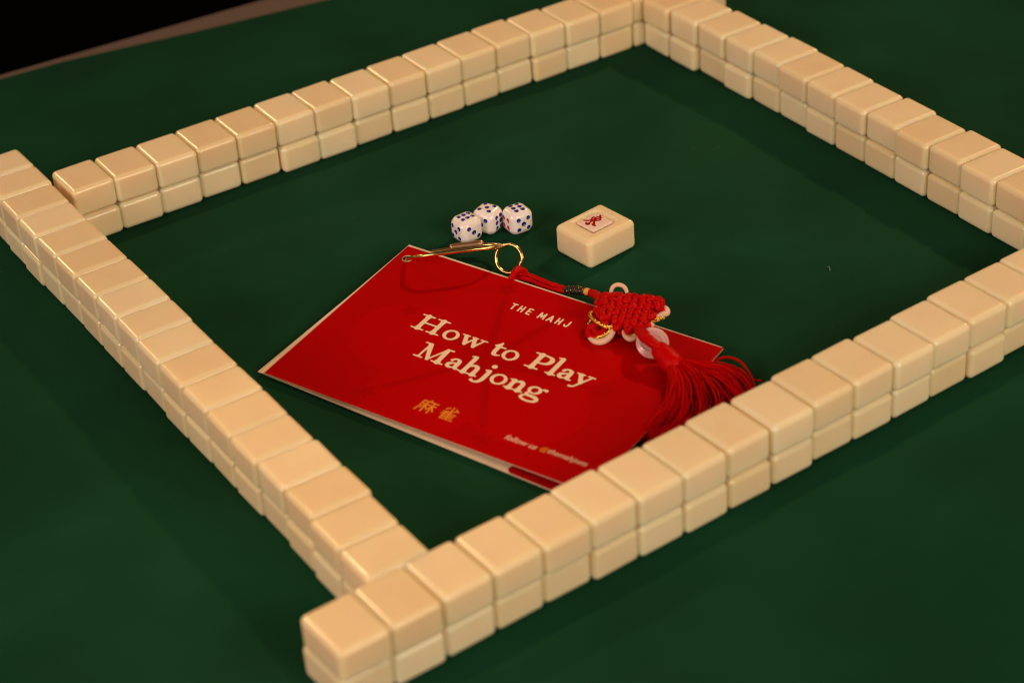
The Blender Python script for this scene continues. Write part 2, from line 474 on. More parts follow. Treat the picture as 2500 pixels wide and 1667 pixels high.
boolean(body, cut); body.parent = single
pv, pf, pn = rounded_box(.62, .59, .075, .06, 3)
pl = mesh_obj('plate', [p+Vector((.06, .09, 1.49-.09)) for p in pv], pf, M_PLATE, single)
# the brushed character: x along the tile's long side, y across it
east = [('c', smooth_chain(q_)) for q_ in [[(-0.226, 0.554, 0.02), (-0.131, 0.412, 0.045), (0.023, 0.291, 0.035)], [(-0.279, 0.305, 0.03), (-0.336, 0.185, 0.06), (-0.325, 0.132, 0.065), (-0.265, 0.111, 0.045)], [(-0.283, 0.185, 0.03), (-0.152, 0.185, 0.03), (0.011, 0.206, 0.035)], [(-0.164, -0.023, 0.045), (-0.191, -0.132, 0.055), (-0.19, -0.217, 0.03)], [(-0.166, -0.104, 0.05), (-0.034, 0.033, 0.032), (0.072, 0.143, 0.04)], [(0.081, 0.327, 0.035), (0.179, 0.391, 0.03), (0.297, 0.419, 0.03), (0.305, 0.341, 0.03), (0.327, 0.249, 0.03)], [(0.207, 0.277, 0.03), (0.236, 0.178, 0.03), (0.11, 0.199, 0.035)], [(0.051, 0.192, 0.045), (0.178, 0.072, 0.035), (0.311, 0.001, 0.035), (0.386, 0.047, 0.025)], [(0.32, 0.242, 0.03), (0.335, 0.142, 0.025), (0.376, 0.086, 0.03)], [(0.441, 0.337, 0.025), (0.452, 0.227, 0.035), (0.481, 0.1, 0.028)], [(0.623, 0.313, 0.025), (0.486, 0.178, 0.04)], [(0.075, 0.305, 0.03), (0.084, 0.185, 0.05)]]]
gx = np.linspace(-.5, .8, 90); gy = np.linspace(-.4, .75, 80)
X, Y = np.meshgrid(gx, gy, indexing='ij')
V2, F2 = fill_field(gx, gy, field_of(east, X, Y)-.020)
mesh_obj('character', [(x, y, 1.49-.0146) for x, y in V2], F2, M_MARK, single, False)

# ------------------------------------------------------------------ dice
def make_die(name, faces, loc, yaw, label):
    """faces: dict axis -> list of (a, b) pips in face coordinates, colour"""
    a = 1.24; h = a/2
    v, f, n = rounded_box(h, h, h, .38, 7)
    # round the corners off further, as on a tumbled die
    o = mesh_obj(name, [p if p.length < .78 else p*(.78+(p.length-.78)*.25)/p.length for p in v], f, M_DIE, None)
    cb = MB()
    for (ax, pips, mi) in faces:
        nrm = Vector(ax)
        if abs(nrm.z) > .5: e1, e2 = Vector((1, 0, 0)), Vector((0, 1, 0))
        elif abs(nrm.y) > .5: e1, e2 = Vector((1, 0, 0)), Vector((0, 0, 1))
        else: e1, e2 = Vector((0, -1, 0)), Vector((0, 0, 1))
        for (s_, t_) in pips:
            c = nrm*(h+.105)+e1*s_+e2*t_; R = .163
            seg, rings = 20, 10; vv = [c+nrm*R]; ff = []
            for i in range(1, rings):
                th = math.pi*i/rings
                for k in range(seg):
                    ph = 2*math.pi*k/seg
                    vv.append(c+nrm*R*math.cos(th)+(e1*math.cos(ph)+e2*math.sin(ph))*R*math.sin(th))
            vv.append(c-nrm*R); last = len(vv)-1
            flip = e1.cross(e2).dot(nrm) < 0
            for k in range(seg): ff.append((0, 1+k, 1+(k+1) % seg))
            for i in range(rings-2):
                for k in range(seg):
                    p0 = 1+i*seg; ff.append((p0+k, p0+seg+k, p0+seg+(k+1) % seg, p0+(k+1) % seg))
            for k in range(seg): ff.append((last, 1+(rings-2)*seg+(k+1) % seg, 1+(rings-2)*seg+k))
            if flip: ff = [q[::-1] for q in ff]
            cb.add(vv, ff, mi)
    cutter = cb.build('cutter', [M_BLUE, M_PIPRED])
    boolean(o, cutter)
    o.location = cm((loc[0], loc[1], h+.002)); o.rotation_euler = (0, 0, math.radians(yaw))
    tag(o, label, 'die', 'white dice with blue pips')
    return o
q = .27
six_x = [(s_, t_) for s_ in (-.29, 0, .29) for t_ in (-.17, .17)]       # rows of three along e1
six_y = [(t_, s_) for s_ in (-.29, 0, .29) for t_ in (-.17, .17)]       # rows of three along e2
five = [(-q, -q), (q, q), (-q, q), (q, -q), (0, 0)]
dg1 = [(-q, q), (0, 0), (q, -q)]; dg2 = [(-q, -q), (0, 0), (q, q)]
four = [(-.2, -.2), (.2, .2), (-.2, .2), (.2, -.2)]
TOP, RIGHT, LEFT, FAR, OTHER = (0, 0, 1), (0, -1, 0), (-1, 0, 0), (0, 1, 0), (1, 0, 0)
make_die('die', [(TOP, six_x, 0), (LEFT, five, 0), (RIGHT, dg1, 0), (FAR, four, 1)], (12.65, -11.4), 3,
         'white die showing three on its front and six on top, leftmost of three')
make_die('die', [(TOP, five, 0), (LEFT, dg2, 0), (RIGHT, six_y, 0), (FAR, [(0, 0)], 1)], (13.89, -11.35), 25.6,
         'white die showing five on top, partly hidden behind the leftmost die')
make_die('die', [(TOP, six_y, 0), (LEFT, four, 1), (RIGHT, five, 0), (FAR, dg1, 0)], (14.98, -12.25), -3,
         'white die with four red pips on its left side')

# ------------------------------------------------------------------ booklet
BW, BH = 17.0, 11.0
def patch(TLc, TRc, BRc, BLc, w=BW, h=BH, bulge=0.0):
    TLc, TRc, BRc, BLc = map(Vector, (TLc, TRc, BRc, BLc))
    def P(u, v, lift=0.0):
        a, b = u/w, v/h
        p = TLc*(1-a)*(1-b)+TRc*a*(1-b)+BRc*a*b+BLc*(1-a)*b
        p.z += lift+bulge*math.sin(math.pi*min(max(a, 0), 1))*math.sin(math.pi*min(max(b, 0), 1))
        return p
    return P
PC = patch((9.525, -11.194, 0.700), (15.880, -26.929, 0.520), (5.585, -31.544, 0.450), (-0.576, -15.773, 0.320))
PU = patch((9.717, -10.970, 0.600), (15.993, -26.671, 0.400), (5.805, -30.938, 0.260), (-0.673, -15.523, 0.270), bulge=0.02)
PM = patch((9.727, -10.986, 0.570), (15.983, -26.627, 0.360), (5.737, -30.972, 0.170), (-0.684, -15.458, 0.240))
PL = patch((9.766, -10.954, 0.540), (16.024, -26.546, 0.300), (5.268, -31.490, 0.040), (-0.694, -15.354, 0.210))
booklet = empty('booklet', PC(8.5, 5.5)*1.0)
booklet.location = cm((7.5, -21.3, 0))
tag(booklet, 'red instruction booklet with cream lettering lying on the green cloth', 'booklet')
OFF = Vector((7.5, -21.3, 0))
HOLE = (.58, .87, .27)

def sheet(name, P, mats, thick, parent, hole=HOLE, edge_mat=1, inset=0.0):
    xs_ = sorted(set([round(float(x), 5) for x in list(np.linspace(0-.1, BW+.1, 60))+list(np.linspace(.2, 1.0, 22))]+[inset+1e-3, inset-2e-3, BW-inset-1e-3, BW-inset+2e-3]))
    ys_ = sorted(set([round(float(y), 5) for y in list(np.linspace(0-.1, BH+.1, 44))+list(np.linspace(.5, 1.3, 22))]+[inset+1e-3, inset-2e-3, BH-inset-1e-3, BH-inset+2e-3]))
    X, Y = np.meshgrid(xs_, ys_, indexing='ij')
    F = np.maximum(np.maximum(inset-X, X-BW+inset), np.maximum(inset-Y, Y-BH+inset))
    if hole: F = np.maximum(F, hole[2]-np.hypot(X-hole[0], Y-hole[1]))
    V, faces = fill_field(xs_, ys_, F)
    n = len(V); top_ = [P(u, v)-OFF for u, v in V]; bot = [p-Vector((0, 0, thick)) for p in top_]
    cnt = {}
    for q_ in faces:
        for a, b in zip(q_, q_[1:]+q_[:1]): cnt[(a, b)] = cnt.get((a, b), 0)+1
    fs = [q_[::-1] for q_ in faces]+[tuple(i+n for i in q_) for q_ in faces]; ms = [0]*len(faces)+[edge_mat]*len(faces)
    for (a, b) in cnt:
        if (b, a) not in cnt: fs.append((a, b, b+n, a+n)); ms.append(edge_mat)
    return mesh_obj(name, top_+bot, fs, mats, parent, False, ms)

cover = sheet('front_cover', PC, [M_RED, M_PAPER], .035, booklet)
sheet('page', PU, [M_PAPER, M_PAPER], .015, booklet)
sheet('page', PM, [M_PAPER, M_PAPER], .015, booklet, inset=.02)
low = sheet('page', PL, [M_PAPER, M_PAPER], .02, booklet)

def printed(name, prims, m, P, lift, parent, u0, v0, cell, bounds, flip=True, clip=None):
    """strokes in (x right, y up) from a baseline origin (u0, v0) on a sheet"""
    x0, x1, y0, y1 = bounds
    gx = np.arange(x0, x1+cell, cell); gy = np.arange(y0, y1+cell, cell)
    X, Y = np.meshgrid(gx, gy, indexing='ij'); F = field_of(prims, X, Y)
    if clip is not None: F = np.maximum(F, clip(u0+X, v0-Y))
    V, faces = fill_field(gx, gy, F)
    vv = [P(u0+x, v0-y, lift)-OFF for x, y in V]
    return mesh_obj(name, vv, faces, m, parent, False)

# lettering: every glyph is a set of soft strokes on a 1.1 cm capital height
def g_H(): return [('c', [(.33, .2, .115), (.33, .95, .115)]), ('c', [(1.16, .2, .115), (1.16, .95, .115)]), ('c', [(.33, .56, .052), (1.16, .56, .052)])] + \
    serif(.33, .05, .31) + serif(.33, 1.06, .31) + serif(1.16, .05, .31) + serif(1.16, 1.06, .31)
def serif(x, y, w, wl=None):
    s_ = 1 if y < .5 else -1
    return [('c', [(x-(wl if wl is not None else w), y, .045), (x+w, y, .045)]), ('c', [(x, y+.04*s_, .15), (x, y+.24*s_, .112)])]
def lower_serif(x, w): return [('c', [(x-w, .045, .042), (x+w, .045, .042)]), ('c', [(x, .07, .145), (x, .24, .108)])]
def flag(x, y): return [('c', [(x-.20, y-.02, .040), (x-.02, y+.0, .075)]), ('c', [(x, y-.02, .10), (x, y-.25, .108)])]
def g_o(): return [('ring', .40, .345, .40, .37, .225, .265, 0.25)]
def g_w(): return [('c', [(.24, .62, .10), (.46, .10, .10)]), ('c', [(.46, .07, .07), (.68, .56, .042)]), ('c', [(.70, .62, .10), (.93, .10, .10)]), ('c', [(.93, .07, .07), (1.16, .60, .045)]),
    ('c', [(.04, .665, .04), (.40, .665, .04)]), ('c', [(.56, .665, .04), (.84, .665, .04)]), ('c', [(1.0, .665, .04), (1.33, .665, .04)])]
def g_t(): return [('c', smooth_chain([(.24, .92, .05), (.22, .7, .105), (.22, .3, .11), (.27, .10, .10), (.42, .055, .06), (.58, .11, .035)])), ('c', [(.02, .65, .035), (.24, .88, .035)]), ('c', [(.06, .645, .045), (.55, .645, .045)]), ('c', [(.1, .68, .05), (.22, .8, .06)])]
def g_P(): return [('c', [(.32, .2, .115), (.32, .95, .115)]), ('c', smooth_chain([(.3, 1.055, .05), (.62, 1.045, .055), (.86, .97, .09), (.93, .78, .12), (.84, .58, .09), (.62, .49, .055), (.36, .48, .05)]))] + serif(.32, .05, .31) + serif(.32, 1.06, .1, .31)
def g_l(): return [('c', [(.24, .2, .112), (.24, 1.15, .112)])] + lower_serif(.24, .24) + flag(.24, 1.21)
def g_a(): return [('c', smooth_chain([(.14, .53, .085), (.22, .64, .055), (.38, .665, .06), (.50, .57, .10), (.52, .38, .108), (.52, .18, .108), (.58, .07, .075), (.74, .07, .035)])),
    ('c', smooth_chain([(.5, .42, .045), (.3, .37, .055), (.13, .27, .09), (.13, .13, .095), (.25, .055, .065), (.42, .10, .045), (.52, .2, .04)]))]
def g_y(): return [('c', [(.24, .62, .10), (.5, .12, .10)]), ('c', [(.78, .62, .045), (.50, .08, .055), (.34, -.24, .05)]), ('c', [(.34, -.24, .05), (.16, -.27, .065)]), ('c', [(.04, .665, .04), (.42, .665, .04)]), ('c', [(.6, .665, .04), (.93, .665, .04)])]
def g_M(): return [('c', [(.26, .06, .05), (.30, 1.0, .055)]), ('c', [(.32, 1.0, .12), (.74, .06, .085)]), ('c', [(.74, .04, .05), (1.22, 1.0, .05)]), ('c', [(1.27, .2, .115), (1.25, .95, .115)]),
    ('c', [(.04, .05, .045), (.46, .05, .045)]), ('c', [(.04, 1.06, .045), (.36, 1.06, .045)]), ('c', [(1.2, 1.06, .045), (1.53, 1.06, .045)])] + serif(1.27, .05, .28)
def g_h(): return [('c', [(.23, .2, .11), (.23, 1.12, .11)])] + lower_serif(.23, .21) + flag(.23, 1.19) + [('c', smooth_chain([(.26, .48, .05), (.42, .62, .07), (.58, .64, .09), (.70, .52, .108), (.71, .2, .108)]))] + lower_serif(.71, .21)
def g_j(): return [('e', .24, 1.0, .135, .125), ('c', smooth_chain([(.24, .56, .108), (.24, .2, .11), (.22, -.06, .105), (.12, -.24, .08), (-.06, -.30, .055), (-.20, -.24, .08)]))] + flag(.24, .64)
def g_n(): return [('c', [(.24, .2, .108), (.24, .55, .108)])] + lower_serif(.24, .22) + flag(.24, .64) + [('c', smooth_chain([(.27, .46, .05), (.42, .61, .07), (.58, .64, .09), (.70, .52, .108), (.71, .2, .108)]))] + lower_serif(.71, .22)
def g_g(): return [('ring', .38, .43, .34, .265, .17, .165, 0.2), ('c', smooth_chain([(.62, .56, .045), (.74, .64, .05), (.86, .62, .085)])),
    ('c', smooth_chain([(.22, .22, .055), (.14, .12, .065), (.22, .035, .075), (.45, .02, .085), (.68, -.01, .09), (.80, -.12, .095), (.74, -.26, .075), (.5, -.33, .06), (.22, -.31, .06), (.04, -.2, .075), (.08, -.07, .06), (.2, .0, .05)]))]

def shift(prims, dx, dy, k=1.0):
    out = []
    for p in prims:
        if p[0] == 'c': out.append(('c', [(x*k+dx, y*k+dy, r*k) for x, y, r in p[1]]))
        elif p[0] == 'ring': out.append(('ring', p[1]*k+dx, p[2]*k+dy, p[3]*k, p[4]*k, p[5]*k, p[6]*k, p[7]))
        else: out.append(('e', p[1]*k+dx, p[2]*k+dy, p[3]*k, p[4]*k))
    return out

l1 = []
for g, x in ((g_H, 3.86), (g_o, 5.47), (g_w, 6.30), (g_t, 8.06), (g_o, 8.66), (g_P, 10.0), (g_l, 11.07), (g_a, 11.60), (g_y, 12.32)):
    l1 += shift(g(), x, 0)
printed('title_lettering', l1, M_LETTER, PC, .012, cover, 0, 5.21, .033, (3.7, 13.5, -.45, 1.4))
l2 = []
for g, x in ((g_M, 5.18), (g_a, 6.84), (g_h, 7.62), (g_j, 8.68), (g_o, 9.16), (g_n, 10.0), (g_g, 11.0)):
    l2 += shift(g(), x, 0)
printed('title_lettering', l2, M_LETTER, PC, .012, cover, 0, 6.88, .033, (5.0, 12.1, -.5, 1.4))
def sans(ch):
    r = .042; T = {'T': [[(0, .42), (.22, .42)], [(.11, .42), (.11, .03)]],
        'H': [[(.02, .03), (.02, .43)], [(.2, .03), (.2, .43)], [(.02, .23), (.2, .23)]],
        'E': [[(.03, .03), (.03, .43)], [(.03, .43), (.2, .43)], [(.03, .23), (.17, .23)], [(.03, .03), (.2, .03)]],
        'M': [[(.0, .03), (.02, .43)], [(.02, .43), (.14, .12)], [(.14, .12), (.26, .43)], [(.26, .43), (.28, .03)]],
        'A': [[(.0, .03), (.12, .43)], [(.12, .43), (.24, .03)], [(.06, .15), (.18, .15)]],
        'J': [[(.19, .43), (.19, .13)], [(.19, .13), (.14, .045)], [(.14, .045), (.06, .045)], [(.06, .045), (.015, .13)]]}
    return [('c', [(x, y, r) for x, y in s_]) for s_ in T[ch]]
l3 = []
for ch, x in (('T', 7.06), ('H', 7.49), ('E', 7.92), ('M', 8.58), ('A', 9.05), ('H', 9.50), ('J', 9.93)):
    l3 += shift(sans(ch), x, 0)
printed('heading_lettering', l3, M_LETTER, PC, .012, cover, 0, 1.965, .018, (6.9, 10.3, -.05, .55))
def strokes(lst, r): return [('c', [(x, y, r) for x, y in s_]) for s_ in lst]
ma = strokes([[(.50, 1.0), (.56, .90)], [(.10, .86), (1.02, .86)], [(.11, .86), (.10, .42), (.0, .0)],
    [(.20, .62), (.55, .62)], [(.38, .77), (.38, .0)], [(.38, .58), (.19, .26)], [(.38, .56), (.53, .34)],
    [(.60, .62), (1.0, .62)], [(.79, .77), (.79, .0)], [(.79, .58), (.60, .22)], [(.79, .58), (1.02, .22)]], .048)
que = strokes([[(.5, 1.02), (.5, .74)], [(.30, .93), (.14, .76)], [(.70, .93), (.90, .79)], [(.76, .78), (.45, .63), (.10, .55)],
    [(.36, .62), (.20, .46), (.06, .36)], [(.22, .46), (.22, -.02)], [(.22, .49), (.92, .49)], [(.22, .34), (.86, .34)],
    [(.22, .19), (.86, .19)], [(.22, .02), (.96, .02)], [(.55, .60), (.55, .02)]], .043)
printed('chinese_lettering', shift(ma, 7.47, 0, .80)+shift(que, 8.62, .02, .80), M_ORANGE, PC, .012, cover, 0, 9.93, .018, (7.35, 9.6, -.1, .95))

def text_mesh(name, body_, m, P, lift, parent, u0, v0, width, shear):
    cu_ = bpy.data.curves.new(name, 'FONT'); cu_.body = body_; cu_.size = 1.0; cu_.shear = shear; cu_.resolution_u = 3; cu_.offset = 0.012
    o = bpy.data.objects.new(name, cu_); COL.objects.link(o); bpy.context.view_layer.update()
    me = bpy.data.meshes.new_from_object(o.evaluated_get(bpy.context.evaluated_depsgraph_get()))
    bpy.data.objects.remove(o)
    x = [v.co.x for v in me.vertices]; k = width/(max(x)-min(x)); mn = min(x)
    vv = [P(u0+(v.co.x-mn)*k, v0-v.co.y*k*1.05, lift)-OFF for v in me.vertices]
    fs = [tuple(p.vertices) for p in me.polygons]
    return mesh_obj(name, vv, fs, m, parent, False)
text_mesh('small_lettering', 'follow us', M_PINK, PC, .012, cover, 12.02, 9.78, 1.56, .25)
text_mesh('small_lettering', '@', M_ORANGE, PC, .012, cover, 13.74, 9.70, .32, .2)
text_mesh('small_lettering', 'themahjsets', M_PINK, PC, .012, cover, 14.10, 9.70, 1.90, .25)

# tone-on-tone blossom printed behind the lettering
inside = lambda U, Vv: np.maximum(np.maximum(.02-U, U-BW+.02), np.maximum(np.maximum(.02-Vv, Vv-BH+.02), .3-np.hypot(U-HOLE[0], Vv-HOLE[1])))
fc = (8.3, 5.6)
pet = []
for k in range(5):
    a = math.radians(90+72*k+22); pet.append(('e', fc[0]+4.1*math.cos(a), -fc[1]+3.7*math.sin(a), 2.75, 2.5))
printed('blossom_print', pet, M_RED_LIGHT, PC, .004, cover, 0, 0, .12, (-.1, 17.1, -11.1, .1), clip=inside)
stam = [('e', fc[0], -fc[1], .55, .5)]
for k, (du, dv) in enumerate(((-3.4, -4.3), (-5.2, 1.4), (2.9, -4.6), (5.6, .5), (-2.1, 4.8), (1.4, 4.6))):
    stam.append(('c', [(fc[0], -fc[1], .22), (fc[0]+du*.85, -fc[1]+dv*.85, .13)]))
    for j in range(5):
        a = 2*math.pi*j/5+k
        stam.append(('c', [(fc[0]+du, -fc[1]+dv, .20), (fc[0]+du+.48*math.cos(a), -fc[1]+dv+.48*math.sin(a), .05)]))
printed('blossom_print', stam, M_RED_DARK, PC, .008, cover, 0, 0, .07, (-.1, 17.1, -11.1, .1), clip=inside)
# red block printed on the lowest page
printed('printed_block', [('c', [(13.5, -10.7, .26), (16.6, -10.7, .26)])], M_RED, PL, .006, low, 0, 0, .05, (13.2, 16.9, -10.98, -10.3))

# ------------------------------------------------------------------ carabiner, split ring
car = empty('carabiner', (10.5, -13.5, 0)); COFF = Vector((10.5, -13.5, 0))
tag(car, 'slim gold carabiner clipped through the punched corner of the red booklet', 'carabiner')
loop = [(8.931, -12.055, 0.620), (8.747, -12.692, 1.050), (8.716, -13.556, 1.550), (9.215, -14.216, 1.800), (10.028, -14.687, 1.850), (10.954, -15.146, 1.850), (11.676, -15.322, 1.720), (12.276, -15.086, 1.400), (12.690, -14.586, 1.050), (12.904, -13.979, 0.750), (12.677, -13.358, 0.580), (12.007, -12.786, 0.480), (11.177, -12.288, 0.420), (10.301, -11.866, 0.380), (9.625, -11.561, 0.340), (9.239, -11.613, 0.380)]
mb = MB(); mb.tube([Vector(p)-COFF for p in catmull(loop, 8, True)], .09, 12, True)
mb.build('wire_loop', M_GOLD, car)
gate = [(11.300, -12.240, 0.440), (11.473, -12.329, 0.460), (11.890, -12.613, 0.500), (12.317, -12.881, 0.540), (12.440, -12.977, 0.560)]
mb = MB(); mb.tube([Vector(p)-COFF for p in catmull(gate, 4)], .165, 14)
mb.build('gate', M_GOLD_FLAT, car)

ring_c = Vector((12.470, -15.363, 0.860))
mb = MB()
vdir = -fw
ax1 = (up2*0.97+rt2*(-.22)).normalized()
ax2 = (rt2*.86+vdir*.45+up2*.18); ax2 = (ax2-ax1*ax2.dot(ax1)).normalized()
nrm = ax1.cross(ax2)
pts = []
for k in range(96):
    a = 2*math.pi*k/48
    pts.append((ax1*math.cos(a+2.0)+ax2*math.sin(a+2.0))*.66+nrm*(.095*(k/95-.5)*2*.9))
mb.tube(pts, .058, 8)
ring = mb.build('split_ring', M_GOLD)
ring.location = ring_c*S
tag(ring, 'small gold split ring linking the carabiner to the red cord', 'key ring')

# ------------------------------------------------------------------ red knot charm with tassel
KOFF = Vector((16.5, -21.0, 0))
charm = empty('knot_charm', KOFF)
tag(charm, 'red woven knot charm with gold loops and a long red tassel across the booklet', 'knot charm')
def loc(pts): return [Vector(p)-KOFF for p in pts]
def cord(name, pts, r, m, parent=charm, n=8, seg=10, twist=55, lobes=2, lobe=.14):
    mb = MB(); mb.tube(loc(catmull(pts, n)), r, seg, False, 0, twist, lobes, lobe); return mb.build(name, m, parent)
# hitch round the ring and the two cords that leave it
mb = MB()
mb.tube(loc(catmull([(12.585, -16.332, 0.550), (12.432, -16.210, 0.750), (11.960, -16.521, 0.800), (11.809, -16.518, 0.550), (12.014, -16.456, 0.350), (12.369, -16.188, 0.300), (12.574, -15.816, 0.350)], 8)), .135, 10, False, 0, 55, 2, .14)
mb.tube(loc(catmull([(11.955, -16.365, 0.550), (12.085, -16.458, 0.720), (12.417, -16.365, 0.720), (12.688, -16.279, 0.550), (12.679, -16.384, 0.450)], 8)), .13, 10, False, 0, 55, 2, .14)
mb.tube(loc(catmull([(12.290, -16.262, 0.500), (12.722, -16.556, 0.450), (13.029, -17.434, 0.380), (13.241, -18.184, 0.420), (13.378, -18.774, 0.480)], 8)), .115, 10, False, 0, 55, 2, .16)
mb.tube(loc(catmull([(12.304, -16.432, 0.400), (12.643, -16.862, 0.320), (12.875, -17.649, 0.260), (13.113, -18.363, 0.340), (13.351, -18.808, 0.420)], 8)), .115, 10, False, 0, 55, 2, .16)
mb.build('cord', M_CORD, charm)
# black wrap with gold thread
mb = MB(); a0, a1 = Vector((13.323, -18.792, 0.500)), Vector((13.781, -19.563, 0.620)); d = (a1-a0); dn = d.normalized(); e1 = dn.orthogonal().normalized(); e2 = dn.cross(e1)
mb.tube(loc([a0, a0+d*.5, a1]), .165, 14, False, 0)
for k in range(9):
    c0 = a0+d*(k+.5)/9
    mb.tube(loc([c0+(e1*math.cos(t*2*math.pi/16)+e2*math.sin(t*2*math.pi/16))*.165+dn*(.01*t/16) for t in range(16)]), .036, 6, True, 0)
mb.build('black_wrap', M_BLACK, charm)
mb = MB()
for k in range(9):
    c0 = a0+d*(k+1.0)/9.6
    for t in range(0, 18, 5):
        aa = t*2*math.pi/18+k*.7
        p0 = c0+(e1*math.cos(aa)+e2*math.sin(aa))*.198; p1 = c0+(e1*math.cos(aa+.2)+e2*math.sin(aa+.2))*.198
        mb.tube(loc([p0, (p0+p1)*.5, p1]), .014, 5)
mb.build('gold_thread', M_TINSEL, charm)
mb = MB(); mb.tube(loc(catmull([(13.771, -19.577, 0.620), (13.812, -19.714, 0.660), (13.865, -19.863, 0.680)], 5)), [.13, .15, .165, .17, .175, .17, .165, .16, .15, .13, .12], 12)
mb.build('yellow_binding', M_AMBER, charm)
mb = MB()
for pts in ([(13.843, -19.864, 0.700), (13.910, -20.253, 0.800), (13.751, -20.963, 1.000), (13.631, -21.513, 1.150)], [(13.854, -19.843, 0.620), (13.819, -20.280, 0.720), (13.633, -20.966, 0.920), (13.463, -21.620, 1.100)], [(13.887, -19.863, 0.660), (13.791, -20.519, 0.850), (13.614, -21.155, 1.000)]):
    mb.tube(loc(catmull(pts, 8)), .13, 10, False, 0, 55, 2, .15)
mb.build('cord', M_CORD, charm)

# woven body: two crossing sets of cords on a diamond
kA, kB, kC, kD = [Vector(p) for p in ((13.729, -21.089, 1.050), (15.247, -22.995, 1.150), (13.299, -24.518, 1.150), (12.498, -22.477, 1.050))]
def quad(a, b): return kA*(1-a)*(1-b)+kB*a*(1-b)+kC*a*b+kD*(1-a)*b
mb = MB(); NA, NB = 7, 6
for layer in (0, 1):
    for i in range(NB):
        b = (i+.5)/NB
        pts = []
        for k in range(NA*6+1):
            a = k/(NA*6); z = .15*math.cos(math.pi*(a*NA-.5+i))
            p = quad(a*1.02-.01, b+.022*math.sin(a*17+i*2.3))+Vector((0, 0, .05*math.sin(a*9+i*4.1))); p.z += (.11+z) if layer == 0 else (-.28-z*.8); pts.append(p)
        mb.tube(loc(pts), .155, 8, False, 0, 40, 2, .10)
    for i in range(NA):
        a = (i+.5)/NA
        pts = []
        for k in range(NB*6+1):
            b = k/(NB*6); z = -.15*math.cos(math.pi*(b*NB-.5+i))
            p = quad(a+.020*math.sin(b*15+i*3.1), b*1.02-.01)+Vector((0, 0, .05*math.sin(b*8+i*2.7))); p.z += (.11+z) if layer == 0 else (-.28-z*.8); pts.append(p)
        mb.tube(loc(pts), .155, 8, False, 0, 40, 2, .10)
# little turned-back loops along the edges and the two side lobes
def arc_loop(p0, p1, out, r):
    p0, p1 = Vector(p0), Vector(p1); c_ = (p0+p1)*.5+Vector(out)
    mb.tube(loc(catmull([p0, p0*.55+c_*.45+(c_-(p0+p1)*.5)*.2, c_, p1*.55+c_*.45+(c_-(p0+p1)*.5)*.2, p1], 5)), r, 8, False, 0, 40, 2, .1)
for i in range(NB-1):
    b = (i+.5)/NB; b2 = (i+1.5)/NB
    if i % 2 == 0: arc_loop(quad(1, b)+Vector((0, 0, .1)), quad(1, b2)+Vector((0, 0, .1)), (quad(1.1, .5)-quad(1, .5)), .14)
    else: arc_loop(quad(0, b)+Vector((0, 0, .1)), quad(0, b2)+Vector((0, 0, .1)), (quad(-.1, .5)-quad(0, .5)), .14)
for i in range(NA-1):
    a = (i+.5)/NA; a2 = (i+1.5)/NA
    if i % 2 == 0: arc_loop(quad(a, 1)+Vector((0, 0, .05)), quad(a2, 1)+Vector((0, 0, .05)), (quad(.5, 1.12)-quad(.5, 1)), .14)
    else: arc_loop(quad(a, 0)+Vector((0, 0, .1)), quad(a2, 0)+Vector((0, 0, .1)), (quad(.5, -.1)-quad(.5, 0)), .14)
for pts in ([(14.913, -22.995, 1.200), (15.055, -23.111, 1.350), (15.196, -23.256, 1.450), (15.186, -23.446, 1.400), (14.998, -23.604, 1.300), (14.843, -23.449, 1.200)],
            [(15.007, -23.227, 1.150), (15.049, -23.531, 1.200), (15.105, -23.632, 1.100), (14.854, -23.667, 1.050), (14.575, -23.625, 1.100)],
            [(15.053, -23.052, 1.300), (14.936, -23.453, 1.420), (14.830, -23.652, 1.350)],
            [(12.436, -22.621, 1.000), (12.143, -22.538, 0.950), (11.902, -22.563, 0.850), (11.751, -22.802, 0.780), (11.845, -23.067, 0.750), (12.109, -23.129, 0.800), (12.359, -23.029, 0.900)],
            [(12.292, -22.629, 0.850), (12.059, -22.773, 0.850), (12.035, -22.987, 0.800), (12.234, -23.079, 0.850)]):
    mb.tube(loc(catmull(pts, 7)), .15, 9, False, 0, 40, 2, .12)
mb.build('woven_knot', M_CORD, charm)

def pale(pts, r):
    P = catmull(pts, 7); n = len(P)
    mb = MB(); mb.tube(loc(P), [r*(.72+.28*math.sin(math.pi*i/(n-1))) for i in range(n)], 10); return mb.build('pale_loop', M_PALECORD, charm)
pale([(14.029, -21.390, 1.100), (14.135, -21.128, 1.250), (14.323, -21.061, 1.400), (14.527, -21.154, 1.450), (14.656, -21.376, 1.400), (14.606, -21.655, 1.300), (14.423, -21.897, 1.150)], .10)
pale([(13.382, -21.355, 1.000), (13.182, -21.450, 1.000), (12.980, -21.671, 1.000)], .10)
pale([(11.704, -22.896, 0.720), (11.738, -23.214, 0.680), (11.940, -23.418, 0.680), (12.219, -23.490, 0.750), (12.486, -23.461, 0.900), (12.676, -23.328, 1.050)], .15)
pale([(12.895, -23.778, 1.000), (12.829, -23.984, 0.900), (12.892, -24.224, 0.850), (13.056, -24.331, 0.900), (13.255, -24.274, 1.000)], .13)
pale([(15.184, -23.470, 1.200), (15.244, -23.716, 1.150), (15.171, -23.839, 1.050), (14.864, -23.802, 1.050), (14.492, -23.795, 1.050)], .14)
pale([(13.591, -24.328, 1.100), (13.741, -24.397, 1.200), (14.019, -24.317, 1.150)], .16)
def gold(pts, r=.062):
    mb = MB(); P = loc(catmull(pts, 8)); mb.tube(P, [r*(1+.16*math.sin(i*2.1)) for i in range(len(P))], 8); return mb.build('gold_loop', M_TINSEL, charm)
